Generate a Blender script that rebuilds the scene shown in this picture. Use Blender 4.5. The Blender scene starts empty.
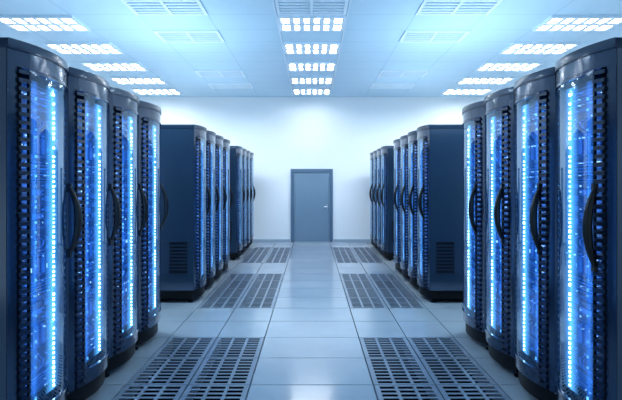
import bpy, bmesh, math, random
from math import radians, sin, cos, pi
random.seed(4)
sc = bpy.context.scene
col = sc.collection
sc.view_settings.view_transform = 'Standard'
sc.view_settings.look = 'None'
sc.view_settings.exposure = .16

# ------------------------------------------------------------------ materials
def new_mat(name):
    m = bpy.data.materials.new(name); m.use_nodes = True
    nt = m.node_tree; nt.nodes.clear()
    out = nt.nodes.new('ShaderNodeOutputMaterial')
    return m, nt, out

def principled(name, color, rough=.4, metal=0., noise=0., scale=8., spec=.5, coat=0., emit=None):
    m, nt, out = new_mat(name)
    p = nt.nodes.new('ShaderNodeBsdfPrincipled')
    p.inputs['Base Color'].default_value = (*color, 1)
    p.inputs['Roughness'].default_value = rough
    p.inputs['Metallic'].default_value = metal
    p.inputs['Specular IOR Level'].default_value = spec
    p.inputs['Coat Weight'].default_value = coat
    p.inputs['Coat Roughness'].default_value = .1
    if emit:
        p.inputs['Emission Color'].default_value = (*emit[0], 1); p.inputs['Emission Strength'].default_value = emit[1]
        try: m.cycles.emission_sampling = 'NONE'
        except Exception: pass
    nt.links.new(p.outputs[0], out.inputs[0])
    if noise > 0:
        tc = nt.nodes.new('ShaderNodeTexCoord')
        n = nt.nodes.new('ShaderNodeTexNoise'); n.inputs['Scale'].default_value = scale
        n.inputs['Detail'].default_value = 4
        r = nt.nodes.new('ShaderNodeMapRange')
        r.inputs['To Min'].default_value = 1 - noise; r.inputs['To Max'].default_value = 1 + noise
        mx = nt.nodes.new('ShaderNodeVectorMath'); mx.operation = 'SCALE'
        mx.inputs[0].default_value = color
        nt.links.new(tc.outputs['Object'], n.inputs['Vector'])
        nt.links.new(n.outputs['Fac'], r.inputs['Value'])
        nt.links.new(r.outputs[0], mx.inputs['Scale'])
        nt.links.new(mx.outputs[0], p.inputs['Base Color'])
    return m

def emission(name, color, strength, sample=True, vary=None):
    m, nt, out = new_mat(name)
    e = nt.nodes.new('ShaderNodeEmission')
    e.inputs[0].default_value = (*color, 1); e.inputs[1].default_value = strength
    nt.links.new(e.outputs[0], out.inputs[0])
    if vary:      # uneven brightness along the strip, different in every cabinet
        tc = nt.nodes.new('ShaderNodeTexCoord'); oi = nt.nodes.new('ShaderNodeObjectInfo')
        n = nt.nodes.new('ShaderNodeTexNoise'); n.noise_dimensions = '4D'; n.inputs['Scale'].default_value = 7.; n.inputs['Detail'].default_value = 2
        mu = nt.nodes.new('ShaderNodeMath'); mu.operation = 'MULTIPLY'; mu.inputs[1].default_value = 40.
        r = nt.nodes.new('ShaderNodeMapRange'); r.inputs['From Min'].default_value = .35; r.inputs['From Max'].default_value = .62
        r.inputs['To Min'].default_value = vary[0]; r.inputs['To Max'].default_value = vary[1]
        nt.links.new(oi.outputs['Random'], mu.inputs[0]); nt.links.new(mu.outputs[0], n.inputs['W'])
        nt.links.new(tc.outputs['Object'], n.inputs['Vector']); nt.links.new(n.outputs['Fac'], r.inputs['Value'])
        nt.links.new(r.outputs[0], e.inputs[1])
    if not sample:
        try: m.cycles.emission_sampling = 'NONE'
        except Exception: pass
    return m

M = {}
M['navy'] = principled('navy_metal', (.020, .050, .108), .17, .4, .1, 3., .6, .7)
M['navy_cap'] = principled('navy_cap_metal', (.015, .036, .078), .28, .3, .1, 3., .4, .3)
M['navy_side'] = principled('navy_side_metal', (.032, .072, .14), .14, .35, .1, 2., .8, 1.)
M['black'] = principled('black_plastic', (.002, .003, .005), .5, spec=.2)
M['grille'] = principled('grille_recess', (.003, .006, .014), .5, spec=.2)
M['handle'] = principled('black_handle', (.002, .003, .005), .35)
M['louver'] = principled('louver_metal', (.010, .022, .052), .28, .3)
M['server'] = principled('server_metal_glow', (.04, .13, .4), .35, .4, .25, 20., emit=((.012, .085, .38), .36))  # metal given its own emission to imitate the blue glow inside the cabinet
M['server_dark_glow'] = principled('server_dark_glow', (.007, .028, .1), .4, .3, emit=((.006, .05, .27), .34))  # same interior glow put into the darker faces as emission
M['wall'] = principled('wall_paint', (.91, .95, .975), .9, 0, .015, 2., .1)
M['door'] = principled('door_paint', (.17, .27, .37), .45, 0, .04, 4.)
M['door_frame'] = principled('door_frame_paint', (.085, .16, .25), .45)
M['chrome'] = principled('brushed_metal', (.45, .52, .6), .35, .9)
M['baseboard'] = principled('baseboard_paint', (.36, .46, .56), .5)
M['seam'] = principled('floor_void', (.003, .004, .008), .9, spec=.05)
M['vent_panel'] = principled('panel_metal', (.29, .35, .43), .28, .15, .12, 9.)
M['white_metal'] = principled('white_metal', (.74, .85, .95), .45)
M['trim'] = principled('ceiling_trim', (.72, .84, .94), .5)
M['light'] = emission('lamp_glow', (.95, .98, 1.), 26.)
M['led'] = emission('led_white', (.52, .83, 1.), 9., True, (3., 14.))
M['led_dim'] = emission('led_dim', (.14, .48, 1.), 2.2, False, (.2, 2.4))
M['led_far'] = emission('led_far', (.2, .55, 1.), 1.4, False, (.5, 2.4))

def halo(name, centre, width, color, strength, power=3.):
    """LED bloom put in as an emissive sheet: glow falls off sideways from the middle of the strip (object coordinates)"""
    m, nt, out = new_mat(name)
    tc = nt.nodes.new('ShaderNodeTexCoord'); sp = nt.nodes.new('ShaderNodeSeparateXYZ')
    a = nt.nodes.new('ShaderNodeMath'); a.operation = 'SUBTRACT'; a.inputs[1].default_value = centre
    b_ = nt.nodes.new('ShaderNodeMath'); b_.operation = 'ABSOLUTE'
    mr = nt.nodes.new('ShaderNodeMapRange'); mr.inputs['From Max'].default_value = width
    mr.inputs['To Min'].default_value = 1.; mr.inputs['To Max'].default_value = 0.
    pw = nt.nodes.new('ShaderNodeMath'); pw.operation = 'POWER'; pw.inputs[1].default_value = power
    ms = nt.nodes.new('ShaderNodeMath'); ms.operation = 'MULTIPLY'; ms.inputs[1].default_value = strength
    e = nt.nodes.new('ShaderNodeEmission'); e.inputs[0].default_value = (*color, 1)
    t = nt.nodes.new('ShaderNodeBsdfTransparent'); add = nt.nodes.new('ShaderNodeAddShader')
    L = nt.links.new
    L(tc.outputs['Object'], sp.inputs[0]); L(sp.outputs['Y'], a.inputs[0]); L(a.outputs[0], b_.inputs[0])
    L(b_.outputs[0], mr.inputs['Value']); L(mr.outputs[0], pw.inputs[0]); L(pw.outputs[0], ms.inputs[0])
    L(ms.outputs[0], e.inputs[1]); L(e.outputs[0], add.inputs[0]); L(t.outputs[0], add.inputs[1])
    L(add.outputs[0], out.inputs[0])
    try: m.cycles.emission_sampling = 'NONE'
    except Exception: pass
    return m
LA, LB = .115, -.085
M['halo'] = halo('led_halo', LA, .17, (.11, .45, 1.), 2.3, 3.5)  # halo around the LED beads, added as a glowing see-through sheet
M['halo_dim'] = halo('led_halo_dim', LB, .12, (.05, .28, 1.), .6)
M['halo_far'] = halo('led_halo_far', LA, .17, (.07, .34, 1.), 1.2, 3.4)

def server_led():
    m, nt, out = new_mat('server_led')
    tc = nt.nodes.new('ShaderNodeTexCoord')
    oi = nt.nodes.new('ShaderNodeObjectInfo')
    sc_ = nt.nodes.new('ShaderNodeVectorMath'); sc_.operation = 'SCALE'; sc_.inputs['Scale'].default_value = 31.
    ad = nt.nodes.new('ShaderNodeVectorMath'); ad.operation = 'ADD'
    mu = nt.nodes.new('ShaderNodeMath'); mu.operation = 'MULTIPLY'; mu.inputs[1].default_value = 57.
    n = nt.nodes.new('ShaderNodeTexWhiteNoise')
    fl = nt.nodes.new('ShaderNodeVectorMath'); fl.operation = 'FLOOR'
    rp = nt.nodes.new('ShaderNodeValToRGB')
    e0 = rp.color_ramp.elements
    e0[0].position = .4; e0[0].color = (.003, .016, .07, 1)
    e0[1].position = 1.; e0[1].color = (.4, .75, 1, 1)
    x = e0.new(.75); x.color = (.02, .17, .75, 1)
    e = nt.nodes.new('ShaderNodeEmission'); e.inputs[1].default_value = 1.7
    L = nt.links.new
    L(tc.outputs['Object'], sc_.inputs[0]); L(oi.outputs['Random'], mu.inputs[0])
    L(sc_.outputs[0], ad.inputs[0]); L(mu.outputs[0], ad.inputs[1])
    L(ad.outputs[0], fl.inputs[0]); L(fl.outputs[0], n.inputs['Vector'])
    L(n.outputs['Value'], rp.inputs[0]); L(rp.outputs[0], e.inputs[0]); L(e.outputs[0], out.inputs[0])
    try: m.cycles.emission_sampling = 'NONE'
    except Exception: pass
    return m
M['server_led'] = server_led()

def glass():
    m, nt, out = new_mat('tinted_glass')
    t = nt.nodes.new('ShaderNodeBsdfTransparent'); t.inputs[0].default_value = (.74, .89, 1, 1)
    df = nt.nodes.new('ShaderNodeBsdfDiffuse'); df.inputs[0].default_value = (.05, .3, .85, 1)
    m0 = nt.nodes.new('ShaderNodeMixShader'); m0.inputs[0].default_value = .06
    g = nt.nodes.new('ShaderNodeBsdfGlossy'); g.inputs['Roughness'].default_value = .01
    g.inputs[0].default_value = (.7, .87, 1, 1)
    lw = nt.nodes.new('ShaderNodeLayerWeight'); lw.inputs[0].default_value = .5
    pw = nt.nodes.new('ShaderNodeMath'); pw.operation = 'POWER'; pw.inputs[1].default_value = 2.2
    mr = nt.nodes.new('ShaderNodeMapRange'); mr.inputs['To Min'].default_value = .09; mr.inputs['To Max'].default_value = .7
    mx = nt.nodes.new('ShaderNodeMixShader')
    L = nt.links.new
    L(lw.outputs['Facing'], pw.inputs[0]); L(pw.outputs[0], mr.inputs['Value'])
    L(t.outputs[0], m0.inputs[1]); L(df.outputs[0], m0.inputs[2])
    L(mr.outputs[0], mx.inputs[0]); L(m0.outputs[0], mx.inputs[1]); L(g.outputs[0], mx.inputs[2])
    L(mx.outputs[0], out.inputs[0])
    return m
M['glass'] = glass()

def tile_mat():
    m, nt, out = new_mat('floor_tile')
    p = nt.nodes.new('ShaderNodeBsdfPrincipled')
    tc = nt.nodes.new('ShaderNodeTexCoord')
    n = nt.nodes.new('ShaderNodeTexNoise'); n.inputs['Scale'].default_value = 1.2; n.inputs['Detail'].default_value = 3
    rp = nt.nodes.new('ShaderNodeValToRGB')
    rp.color_ramp.elements[0].color = (.37, .44, .51, 1); rp.color_ramp.elements[0].position = .3
    rp.color_ramp.elements[1].color = (.45, .52, .59, 1); rp.color_ramp.elements[1].position = .7
    rr = nt.nodes.new('ShaderNodeMapRange'); rr.inputs['To Min'].default_value = .11; rr.inputs['To Max'].default_value = .2
    L = nt.links.new
    L(tc.outputs['Object'], n.inputs['Vector'])
    L(n.outputs['Fac'], rp.inputs[0]); L(rp.outputs[0], p.inputs['Base Color'])
    L(n.outputs['Fac'], rr.inputs['Value']); L(rr.outputs[0], p.inputs['Roughness'])
    p.inputs['Specular IOR Level'].default_value = 1.
    L(p.outputs[0], out.inputs[0])
    return m
M['tile'] = tile_mat()

def ceiling_mat():
    m, nt, out = new_mat('ceiling_tile')
    p = nt.nodes.new('ShaderNodeBsdfPrincipled'); p.inputs['Roughness'].default_value = .7
    tc = nt.nodes.new('ShaderNodeTexCoord'); sp = nt.nodes.new('ShaderNodeSeparateXYZ')
    L = nt.links.new
    L(tc.outputs['Object'], sp.inputs[0])
    def line(sock, off, per):
        a = nt.nodes.new('ShaderNodeMath'); a.operation = 'SUBTRACT'; a.inputs[1].default_value = off
        b = nt.nodes.new('ShaderNodeMath'); b.operation = 'PINGPONG'; b.inputs[1].default_value = per / 2
        c = nt.nodes.new('ShaderNodeMath'); c.operation = 'LESS_THAN'; c.inputs[1].default_value = .009
        L(sock, a.inputs[0]); L(a.outputs[0], b.inputs[0]); L(b.outputs[0], c.inputs[0])
        return c.outputs[0]
    mxm = nt.nodes.new('ShaderNodeMath'); mxm.operation = 'MAXIMUM'
    L(line(sp.outputs['X'], .459, .918), mxm.inputs[0]); L(line(sp.outputs['Y'], 6.264, .666), mxm.inputs[1])
    mx = nt.nodes.new('ShaderNodeMix'); mx.data_type = 'RGBA'
    mx.inputs['A'].default_value = (.54, .725, .87, 1); mx.inputs['B'].default_value = (.43, .615, .77, 1)
    L(mxm.outputs[0], mx.inputs['Factor']); L(mx.outputs['Result'], p.inputs['Base Color'])
    L(p.outputs[0], out.inputs[0])
    return m
M['ceiling'] = ceiling_mat()

# ------------------------------------------------------------------ mesh helpers
class MB:
    def __init__(s, f=None):
        s.bm = bmesh.new(); s.f = f or (lambda x, y, z: (x, y, z)); s.mi = 0
    def v(s, x, y, z): return s.bm.verts.new(s.f(x, y, z))
    def face(s, vs):
        fc = s.bm.faces.new(vs); fc.material_index = s.mi; return fc
    def box(s, x0, x1, y0, y1, z0, z1, bottom=True):
        v = [s.v(x, y, z) for z in (z0, z1) for x, y in ((x0, y0), (x1, y0), (x1, y1), (x0, y1))]
        if bottom: s.face([v[3], v[2], v[1], v[0]])
        s.face(v[4:8])
        for i in range(4):
            j = (i + 1) % 4; s.face([v[i], v[j], v[4 + j], v[4 + i]])
    def prism(s, pts, z0, z1, bev=0.):
        n = len(pts)
        cx = sum(p[0] for p in pts) / n; cy = sum(p[1] for p in pts) / n
        rings = [(z0, 0), (z1 - bev, 0)] if bev else [(z0, 0), (z1, 0)]
        if bev: rings += [(z1 - bev * .3, bev * .3), (z1, bev)]
        vs = []
        for z, ins in rings:
            ring = []
            for x, y in pts:
                d = math.hypot(x - cx, y - cy); k = 1 - ins / d
                ring.append(s.v(cx + (x - cx) * k, cy + (y - cy) * k, z))
            vs.append(ring)
        s.face(list(reversed(vs[0]))); s.face(vs[-1])
        for a, b in zip(vs, vs[1:]):
            for i in range(n):
                j = (i + 1) % n; s.face([a[i], a[j], b[j], b[i]])
    def tube(s, path, radii, seg=8):
        from mathutils import Vector
        P = [Vector(p) for p in path]; rings = []
        for i, p in enumerate(P):
            t = (P[min(i + 1, len(P) - 1)] - P[max(i - 1, 0)]).normalized()
            u = t.cross(Vector((0, 1, 0)))
            if u.length < 1e-4: u = t.cross(Vector((1, 0, 0)))
            u.normalize(); w = t.cross(u)
            r = radii[i] if isinstance(radii, (list, tuple)) else radii
            rings.append([s.v(*(p + (u * cos(2 * pi * k / seg) + w * sin(2 * pi * k / seg)) * r)) for k in range(seg)])
        for a, b in zip(rings, rings[1:]):
            for k in range(seg):
                j = (k + 1) % seg; s.face([a[k], a[j], b[j], b[k]])
        s.face(rings[0]); s.face(list(reversed(rings[-1])))
    def build(s, name, mats, parent=None, smooth=True, normals=True):
        if normals: bmesh.ops.recalc_face_normals(s.bm, faces=s.bm.faces[:])
        me = bpy.data.meshes.new(name); s.bm.to_mesh(me); s.bm.free()
        if not isinstance(mats, (list, tuple)): mats = [mats]
        for m in mats: me.materials.append(m)
        if smooth:
            for p in me.polygons: p.use_smooth = True
            me.set_sharp_from_angle(angle=radians(28))
        o = bpy.data.objects.new(name, me); col.objects.link(o)
        if parent: o.parent = parent
        return o

def tag(o, label, cat, group=None):
    o['label'] = label; o['category'] = cat
    if group: o['group'] = group
def empty(name, loc=(0, 0, 0)):
    o = bpy.data.objects.new(name, None); o.location = loc; o.empty_display_size = .1
    col.objects.link(o); return o
def copy_tree(o, parent=None):
    c = o.copy(); col.objects.link(c); c.parent = parent
    for ch in list(o.children): copy_tree(ch, c)
    return c
def struct(o): o['kind'] = 'structure'; return o

# ------------------------------------------------------------------ room
H = 3.75; WX = 5.1; YB = 13.5; YF = -1.5
b = MB(); b.box(-WX, WX, YF, YB, H, H + .1); struct(b.build('ceiling', M['ceiling'], smooth=False))
b = MB(); b.box(-WX - .12, WX + .12, YB, YB + .12, -.15, H + .1); struct(b.build('wall_back', M['wall'], smooth=False))
b = MB(); b.box(-WX - .12, -WX, YF, YB, -.15, H + .1); struct(b.build('wall_left', M['wall'], smooth=False))
b = MB(); b.box(WX, WX + .12, YF, YB, -.15, H + .1); struct(b.build('wall_right', M['wall'], smooth=False))
for i, sx in enumerate((-1, 1)):
    b = MB(); x0, x1 = sorted((sx * .56, sx * WX)); b.box(x0, x1, YB - .02, YB, 0, .07)
    struct(b.build('baseboard_back' if i == 0 else 'baseboard_back_right', M['baseboard'], smooth=False))
XC = [-WX, -4.17, -3.24, -2.31, -1.39, -.925, -.459, .459, .925, 1.39, 2.31, 3.24, 4.17, WX]
RT = .603; Y0 = 5.105
rows = []
n = -11
while Y0 + RT * n < YB:
    y0 = max(YF, Y0 + RT * n); y1 = min(YB, Y0 + RT * (n + 1)); rows.append((n, y0, y1)); n += 1
panel_rows = {'near': (-3, -2, -1), 'middle': (2, 3, 4, 5), 'far': (8, 9, 10, 11)}
allp = {r: k for k, v in panel_rows.items() for r in v}
VD = -.11
b = MB(); b.mi = 1; b.box(-WX, WX, YF, YB, VD - .04, VD); b.mi = 0
g = .0045
panels = []
for n, y0, y1 in rows:
    for i in range(len(XC) - 1):
        x0, x1 = XC[i], XC[i + 1]
        if n in allp and .4 < abs((x0 + x1) / 2) < 1.39:
            panels.append((n, x0, x1, y0, y1)); continue
        b.box(x0 + g, x1 - g, y0 + g, y1 - g, VD, 0, bottom=False)
struct(b.build('floor', [M['tile'], M['seam']], smooth=False, normals=False))

# slotted panels set into the floor
def panel_mesh(w, d):
    b = MB(); w -= .01; d -= .01
    nx, ny = 3, 8; ex = .036; bx = .022; by = .027; z0, z1 = VD, 0.
    sw = (w - 2 * ex - bx * (nx - 1)) / nx; sd = (d - by * (ny + 1)) / ny
    x = -w / 2; xs = []
    for i in range(nx + 1):
        ww = ex if i in (0, nx) else bx
        b.box(x, x + ww, -d / 2, d / 2, z0 if i in (0, nx) else -.012, z1); x += ww; xs.append(x); x += sw
    for x in xs[:-1]:
        for j in range(ny + 1):
            y = -d / 2 + j * (sd + by); b.box(x, x + sw, y, y + by, -.003, z1)
    return b
ordn = ['first', 'second', 'third', 'fourth', 'fifth', 'sixth']
pm = None
for n, x0, x1, y0, y1 in panels:
    if pm is None:
        o = panel_mesh(x1 - x0, y1 - y0).build('vent_grate', M['vent_panel'], smooth=False); pm = o
    else:
        o = pm.copy(); col.objects.link(o)
    o.location = ((x0 + x1) / 2, (y0 + y1) / 2, 0)
    patch = allp[n]; k = panel_rows[patch].index(n)
    side = 'left' if x0 < 0 else 'right'
    inner = 'aisle-side' if abs((x0 + x1) / 2) < .8 else 'cabinet-side'
    tag(o, f'slotted grey floor grate, {ordn[k]} from camera in {inner} column of {patch} {side} patch', 'floor vent',
        'slotted floor grates along the aisle')

# door
d = struct(empty('door_1', (0, YB, 0)))
b = MB(); b.box(-.543, -.455, -.045, 0, 0, 1.89); b.box(.455, .543, -.045, 0, 0, 1.89); b.box(-.455, .455, -.045, 0, 1.80, 1.89)
b.build('door_frame', M['door_frame'], d, smooth=False)
b = MB(); b.box(-.448, .448, -.03, -.004, .012, 1.793)
lf = b.build('door_leaf', M['door'], d, smooth=False)
b = MB(); b.box(.372, .412, -.036, -.03, .84, .98)
b.tube([(.392, -.03, .915), (.392, -.075, .915)], .014); b.tube([(.4, -.075, .915), (.315, -.075, .913)], [.014, .012])
b.build('door_handle', M['chrome'], lf)
b = MB(); b.box(-.455, .455, -.06, 0, 0, .011); b.build('threshold', M['chrome'], d, smooth=False)

# ------------------------------------------------------------------ ceiling fixtures
MOD = .666; YU = 6.264
def light_mesh(w, d=.62, nx=6, ny=2):
    root = empty('ceiling_light')
    b = MB(); fr = .045; dv = .07; z0, z1 = -.035, 0
    b.box(-w / 2, w / 2, -d / 2, -d / 2 + fr, z0, z1); b.box(-w / 2, w / 2, d / 2 - fr, d / 2, z0, z1)
    b.box(-w / 2, -w / 2 + fr, -d / 2 + fr, d / 2 - fr, z0, z1); b.box(w / 2 - fr, w / 2, -d / 2 + fr, d / 2 - fr, z0, z1)
    b.build('frame', M['white_metal'], root, smooth=False)
    b = MB()
    iw = w - 2 * fr; idp = d - 2 * fr
    for i in range(1, nx):
        x = -iw / 2 + iw * i / nx; b.box(x - dv / 2, x + dv / 2, -idp / 2, idp / 2, z0 + .004, -.012)
    b.box(-iw / 2, iw / 2, -.05, .05, z0 + .002, -.013)
    b.build('louver_grid', M['white_metal'], root, smooth=False)
    b = MB(); v = [b.v(x, y, -.01) for x, y in ((-iw / 2, -idp / 2), (-iw / 2, idp / 2), (iw / 2, idp / 2), (iw / 2, -idp / 2))]
    b.face(v); b.build('lamp_panel', M['light'], root, smooth=False, normals=False)
    return root
rowsx = {'centre': (0, .915), 'left': (-3.73, 1.065), 'right': (3.73, 1.065)}
for key, (x, w) in rowsx.items():
    proto = None
    for i in range(5):
        if proto is None: o = proto = light_mesh(w)
        else: o = copy_tree(proto)
        o.location = (x, YU + MOD * (2 * i + 1.5), H)
        tag(o, f'glowing white ceiling light panel, {ordn[i]} from camera in the {key} row', 'ceiling light', f'ceiling lights in the {key} row')

def vent_mesh(w, d=.6):
    root = empty('ceiling_vent'); z0 = -.022; fr = .04
    b = MB()
    b.box(-w / 2, w / 2, -d / 2, -d / 2 + fr, z0, 0); b.box(-w / 2, w / 2, d / 2 - fr, d / 2, z0, 0)
    b.box(-w / 2, -w / 2 + fr, -d / 2 + fr, d / 2 - fr, z0, 0); b.box(w / 2 - fr, w / 2, -d / 2 + fr, d / 2 - fr, z0, 0)
    b.build('frame', M['white_metal'], root, smooth=False)
    b = MB()
    for j in range(5):
        y = -d / 2 + fr + (d - 2 * fr) * (j + .5) / 5
        b.box(-w / 2 + fr, w / 2 - fr, y - .02, y + .02, -.016, -.004)
    b.box(-.02, .02, -d / 2 + fr, d / 2 - fr, -.021, -.017)
    b.build('slats', M['trim'], root, smooth=False)
    return root
pv = vent_mesh(.95); first = True
for key, x in (('left', -1.845), ('right', 1.845)):
    for i, k in enumerate((0, 2, 6, 8)):
        o = pv if first else copy_tree(pv); first = False
        o.location = (x, YU + MOD * (k + .5), H)
        tag(o, f'pale slatted ceiling air vent, {ordn[i]} from camera in the {key} vent row', 'ceiling vent', 'air vents in the ceiling')
o = vent_mesh(.9); o.location = (0, YU + MOD * .5, H)
tag(o, 'pale slatted ceiling air vent in the centre row, before the first light', 'ceiling vent', 'air vents in the ceiling')
for i, sx in enumerate((-1, 1)):
    b = MB(); b.box(sx * .475 - .009, sx * .475 + .009, 0, YB, H - .012, H); struct(b.build(f'trim_{i+1}', M['trim'], smooth=False))

# ------------------------------------------------------------------ server cabinets
W = .655; SAG = .075; R = ((W / 2) ** 2 + SAG ** 2) / (2 * SAG); TH = math.degrees(math.asin(W / 2 / R))
ZT = 2.25; DEP = 1.0; ZC = ZT - .055; ZL = ZC - .085
L0, L1, D1 = -21.8, -16.2, 24.8       # louvers from L0 to L1, door from L1 to D1 (degrees along the curved front)
HU = .132
def unit(F, kind):
    """front of one rack unit: 0 slatted server, 1 blades, 2 drive bays, 3 patch panel with cables"""
    m = MB(F); m.mi = 0; m.box(-.85, -.07, -.3, .3, 0, HU)
    m.mi = 1; m.box(-.07, -.066, -.295, .295, .006, HU - .006)
    r = random.Random(kind + 3)
    if kind == 0:
        m.mi = 0
        for q in range(1, 6): m.box(-.066, -.055, -.285, .285, .012 + q * .018 - .003, .012 + q * .018 + .003)
        m.mi = 2
        for i in range(23):
            for j in range(3):
                if r.random() < .6: continue
                a = -.275 + i * .025; z = .02 + j * .037
                m.box(-.066, -.05, a - .004, a + .004, z + .002, z + .008)
    elif kind == 1:
        for i in range(12):
            a = -.29 + i * .0485; m.mi = 0 if i % 3 else 1
            m.box(-.066, -.045 - .012 * (i % 2), a, a + .04, .01, HU - .01)
            m.mi = 2; m.box(-.046, -.032, a + .014, a + .024, HU - .03, HU - .022)
            if r.random() < .5: m.box(-.046, -.032, a + .01, a + .016, .03, .055)
    elif kind == 2:
        for i in range(4):
            for j in range(3):
                a = -.29 + i * .1465; z = .01 + j * .0385; m.mi = 0 if (i + j) % 2 else 1
                m.box(-.066, -.05, a, a + .135, z, z + .032)
                m.mi = 2; m.box(-.05, -.044, a + .11, a + .12, z + .01, z + .02)
    else:
        m.mi = 2
        for i in range(16):
            a = -.27 + i * .036
            if r.random() < .7: m.box(-.066, -.058, a - .005, a + .005, .085, .093)
        m.mi = 0
        for i in range(9):
            a = -.25 + i * .06 + r.uniform(-.01, .01); b_ = a + r.uniform(-.07, .07)
            m.tube([(-.066, a, .075), (-.035, a, .06), (-.03, (a + b_) / 2, .035), (-.045, b_, .012)], .005, 6)
    return m.build('server_unit', [M['server'], M['server_dark_glow'], M['server_led']], smooth=False)

def make_rack(s):
    F = lambda bb, a, z: (s * bb, a, z)
    def pt(th, r): t = radians(th); return (r * cos(t) - R + SAG, r * sin(t))
    def curved(m, t0, t1, z0, z1, ri, ro, n=8):
        prev = None
        for i in range(n + 1):
            th = t0 + (t1 - t0) * i / n; o_, i_ = pt(th, ro), pt(th, ri)
            q = [m.v(*o_, z0), m.v(*o_, z1), m.v(*i_, z1), m.v(*i_, z0)]
            if prev:
                for k in range(4): m.face([prev[k], prev[(k + 1) % 4], q[(k + 1) % 4], q[k]])
            else: m.face(q)
            prev = q
        m.face(list(reversed(prev)))
    root = empty('server_cabinet')
    m = MB(F)
    m.box(-DEP, -.005, -W / 2, -W / 2 + .02, .16, ZC); m.box(-DEP, -.005, W / 2 - .02, W / 2, .16, ZC)
    m.box(-DEP, -DEP + .02, -W / 2 + .02, W / 2 - .02, .16, ZC)
    body = m.build('body', M['navy_side'], root)
    m = MB(F)
    gx0, gx1, gz0, gz1 = -.31, -.08, .38, .77
    m.mi = 1; m.box(gx0, gx1, -W / 2 - .002, -W / 2 + .004, gz0, gz1); m.mi = 0
    for (xa, xb, za, zb) in ((gx0 - .01, gx1 + .01, gz0 - .01, gz0), (gx0 - .01, gx1 + .01, gz1, gz1 + .01), (gx0 - .01, gx0, gz0, gz1), (gx1, gx1 + .01, gz0, gz1)):
        m.box(xa, xb, -W / 2 - .006, -W / 2 + .004, za, zb)
    for k in range(1, 9):
        z = gz0 + (gz1 - gz0) * k / 9; m.box(gx0, gx1, -W / 2 - .006, -W / 2, z - .007, z + .007)
    m.build('side_grille', [M['navy_side'], M['grille']], body, smooth=False)
    arc = [pt(-TH + 2 * TH * i / 16, R + .008) for i in range(17)]
    outline = [(-DEP, -W / 2)] + arc + [(-DEP, W / 2)]
    m = MB(F); m.prism(outline, ZC, ZT, .014); m.build('top_cap', M['navy_cap'], root)
    arc2 = [pt(-TH + 2 * TH * i / 16, R - .025) for i in range(17)]
    m = MB(F); m.prism([(-DEP + .02, -W / 2 + .01)] + arc2 + [(-DEP + .02, W / 2 - .01)], .055, .16); m.build('plinth', M['black'], root)
    for bb in (-.06, -DEP + .1):
        for a in (-.25, .25):
            m = MB(F); m.tube([(bb, a, 0), (bb, a, .012), (bb, a, .013), (bb, a, .055)], [.032, .032, .016, .016], 12)
            m.build('foot', M['black'], root)
    m = MB(F); ZB = .17
    curved(m, -TH, L0, ZB, ZL, R - .03, R, 4); curved(m, D1 + .2, TH, .24, ZL, R - .03, R, 2)
    curved(m, -TH, TH, ZL, ZC, R - .03, R, 16); curved(m, L1, TH, ZB, .24, R - .03, R, 14)
    m.build('front_frame', M['navy'], root)
    m = MB(F)
    m.mi = 1; curved(m, L0, L1 - .1, ZB, ZL, R - .06, R - .045, 3); m.mi = 0
    N = 44
    for k in range(N):
        z = ZB + (ZL - ZB) * (k + .5) / N
        pr = []
        for th in (L0 + .1, L1 - .2):
            a_ = pt(th, R - .044); c_ = pt(th, R + .015); d_ = pt(th, R + .018)
            pr.append([m.v(*a_, z + .016), m.v(*c_, z + .008), m.v(*d_, z - .013), m.v(*a_, z + .002)])
        m.face(pr[0]); m.face(list(reversed(pr[1])))
        for q in range(4): m.face([pr[0][q], pr[0][(q + 1) % 4], pr[1][(q + 1) % 4], pr[1][q]])
    m.build('louver_column', [M['louver'], M['black']], root)
    def loop(u0, u1, z0, z1, r, nu=12, nz=6, nc=4):
        P = []
        def seg(x0, y0, x1, y1, n): P.extend([(x0 + (x1 - x0) * i / n, y0 + (y1 - y0) * i / n) for i in range(n)])
        def arc_(cx, cy, a0): P.extend([(cx + r * cos(a0 + pi / 2 * i / nc), cy + r * sin(a0 + pi / 2 * i / nc)) for i in range(nc)])
        seg(u0 + r, z0, u1 - r, z0, nu); arc_(u1 - r, z0 + r, -pi / 2)
        seg(u1, z0 + r, u1, z1 - r, nz); arc_(u1 - r, z1 - r, 0)
        seg(u1 - r, z1, u0 + r, z1, nu); arc_(u0 + r, z1 - r, pi / 2)
        seg(u0, z1 - r, u0, z0 + r, nz); arc_(u0 + r, z0 + r, pi)
        return P
    m = MB(F)
    u0, u1 = radians(L1) * R, radians(D1) * R
    Lo = loop(u0, u1, .245, ZL - .005, .004); Li = loop(u0 + .009, u1 - .009, .265, ZL - .02, .06)
    rings = []
    for L_, r in ((Lo, R - .012), (Lo, R + .006), (Li, R + .006), (Li, R - .012)):
        rings.append([m.v(*pt(math.degrees(u / R), r), z) for u, z in L_])
    nn = len(Lo)
    for q in range(4):
        A, B = rings[q], rings[(q + 1) % 4]
        for i in range(nn): m.face([A[i], A[(i + 1) % nn], B[(i + 1) % nn], B[i]])
    door = m.build('door', M['navy'], root)
    m = MB(F); prev = None; ta, tb = math.degrees((u0 + .006) / R), math.degrees((u1 - .006) / R)
    for i in range(25):
        p_ = pt(ta + (tb - ta) * i / 24, R - .002); q = [m.v(*p_, .26), m.v(*p_, ZL - .015)]
        if prev: m.face([prev[0], q[0], q[1], prev[1]] if s > 0 else [prev[1], q[1], q[0], prev[0]])
        prev = q
    m.build('glass_pane', M['glass'], door, normals=False)
    th = (D1 - .8) if s > 0 else -17.2
    m = MB(F); path = []; rad = []
    for i in range(17):
        t = i / 16; out_ = R + .008 + .056 * sin(pi * t) ** .75
        path.append((*pt(th, out_), 1.06 + .42 * t)); rad.append(.011 + .013 * sin(pi * t))
    m.tube(path, rad, 10)
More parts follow.
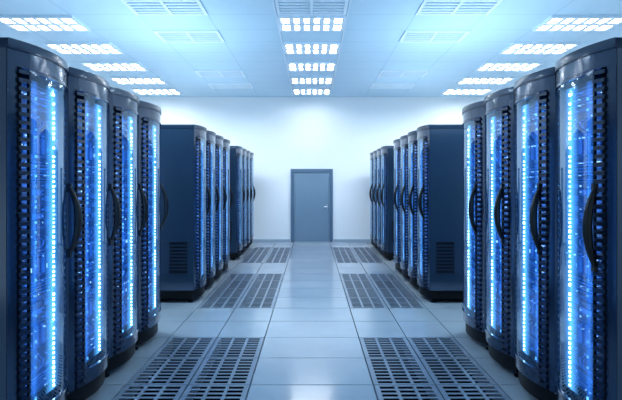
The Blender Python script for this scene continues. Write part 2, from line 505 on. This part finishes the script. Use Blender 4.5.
    for zc in (1.065, 1.475):
        p_ = pt(th, R + .004); m.box(p_[0] - .004, p_[0] + .02, p_[1] - .014, p_[1] + .014, zc - .028, zc + .028)
    m.build('handle', M['handle'], door)
    rnd = random.Random(7)
    for a, rm, bmn in ((LA, 'halo', 'led'), (LB, 'halo_dim', 'led_dim')):
        m = MB(F); b0 = .014; hw = .17 if rm == 'halo' else .12
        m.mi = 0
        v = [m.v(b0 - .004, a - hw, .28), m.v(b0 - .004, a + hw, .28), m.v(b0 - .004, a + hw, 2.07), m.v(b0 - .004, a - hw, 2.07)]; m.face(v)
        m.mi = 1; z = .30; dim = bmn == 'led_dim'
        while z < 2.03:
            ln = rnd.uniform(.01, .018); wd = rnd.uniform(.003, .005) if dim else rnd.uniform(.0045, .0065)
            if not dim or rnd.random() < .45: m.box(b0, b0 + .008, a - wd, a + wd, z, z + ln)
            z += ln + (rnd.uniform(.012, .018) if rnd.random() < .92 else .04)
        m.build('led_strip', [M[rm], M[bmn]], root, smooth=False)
    protos = {}
    for k, kind in enumerate((0, 3, 1, 2, 0, 1, 3, 2, 2, 0, 1, 3, 0)):
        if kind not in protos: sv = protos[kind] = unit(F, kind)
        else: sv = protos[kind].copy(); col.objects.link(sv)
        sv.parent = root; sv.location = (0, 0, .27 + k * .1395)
    return root

PITCH = .668
blocks = [('front', 1.55, 2.65), ('middle', 1.48, 6.55), ('back', 1.48, 10.2)]
for s, side in ((1, 'left'), (-1, 'right')):
    proto = None; fmesh = {}
    for bname, xe, ys in blocks:
        for i in range(4):
            if proto is None: o = proto = make_rack(s)
            else: o = copy_tree(proto)
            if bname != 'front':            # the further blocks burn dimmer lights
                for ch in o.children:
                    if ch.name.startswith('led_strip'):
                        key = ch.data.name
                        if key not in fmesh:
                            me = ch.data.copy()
                            if me.materials[0].name == 'led_halo': me.materials[0] = M['halo_far']
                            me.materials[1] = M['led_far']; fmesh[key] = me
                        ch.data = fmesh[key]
            o.location = (-s * xe, ys + PITCH * (i + .5), 0)
            tag(o, f'navy glass-door server cabinet with blue lights, {ordn[i]} from camera in the {bname} {side} block',
                'server cabinet', f'server cabinets in the {bname} {side} block')

# ------------------------------------------------------------------ lights, world, camera
from mathutils import Vector
def area(name, loc, target, sx, sy, en, color, spread=180):
    ld = bpy.data.lights.new(name, 'AREA'); ld.shape = 'RECTANGLE'; ld.size = sx; ld.size_y = sy
    ld.energy = en; ld.color = color; ld.spread = radians(spread)
    lo = bpy.data.objects.new(name, ld); lo.location = loc
    lo.rotation_euler = (Vector(target) - Vector(loc)).to_track_quat('-Z', 'Y').to_euler()
    col.objects.link(lo)
for s in (-1, 1):
    for y, ln, en in ((4.0, 2.4, 42), (7.7, 2.4, 33), (10.7, 2.0, 14)):
        area('ceiling_fill', (s * 2.1, y, 2.34), (s * 2.1, y + .001, 5), .8, ln, en, (.6, .84, 1.))  # unseen lamps added above the cabinets to brighten the ceiling
    area('side_panel_fill', (s * 2.1, 5.65, 3.3), (s * 1.85, 6.6, 1.2), .8, .3, 34, (.6, .86, 1.))  # added fill lamp, lights the side panels of the middle blocks
    area('back_wall_fill', (s * 2.6, 11.3, 3.6), (s * 2.0, 13.5, 1.3), 2.6, .12, 15, (.78, .93, 1.), 84)  # added fill lamp under the ceiling, whitens the back wall
w = bpy.data.worlds.new('world'); sc.world = w; w.use_nodes = True
nt = w.node_tree; bg = nt.nodes['Background']; bg.inputs[1].default_value = .55
tc = nt.nodes.new('ShaderNodeTexCoord'); nz = nt.nodes.new('ShaderNodeTexNoise'); nz.inputs['Scale'].default_value = 2.2; nz.inputs['Detail'].default_value = 1
rp = nt.nodes.new('ShaderNodeValToRGB')
rp.color_ramp.elements[0].position = .38; rp.color_ramp.elements[0].color = (.08, .18, .32, 1)
rp.color_ramp.elements[1].position = .64; rp.color_ramp.elements[1].color = (.8, 1.12, 1.36, 1)
nt.links.new(tc.outputs['Generated'], nz.inputs['Vector']); nt.links.new(nz.outputs['Fac'], rp.inputs[0]); nt.links.new(rp.outputs[0], bg.inputs[0])

cam = bpy.data.cameras.new('camera'); cam.sensor_width = 36; cam.lens = 36 * 522 / 622
cam.shift_y = -16 / 622; cam.shift_x = -.0012; cam.clip_start = .05
co = bpy.data.objects.new('camera', cam); co.location = (0, 0, 1.5); co.rotation_euler = (pi / 2, 0, 0)
col.objects.link(co); sc.camera = co
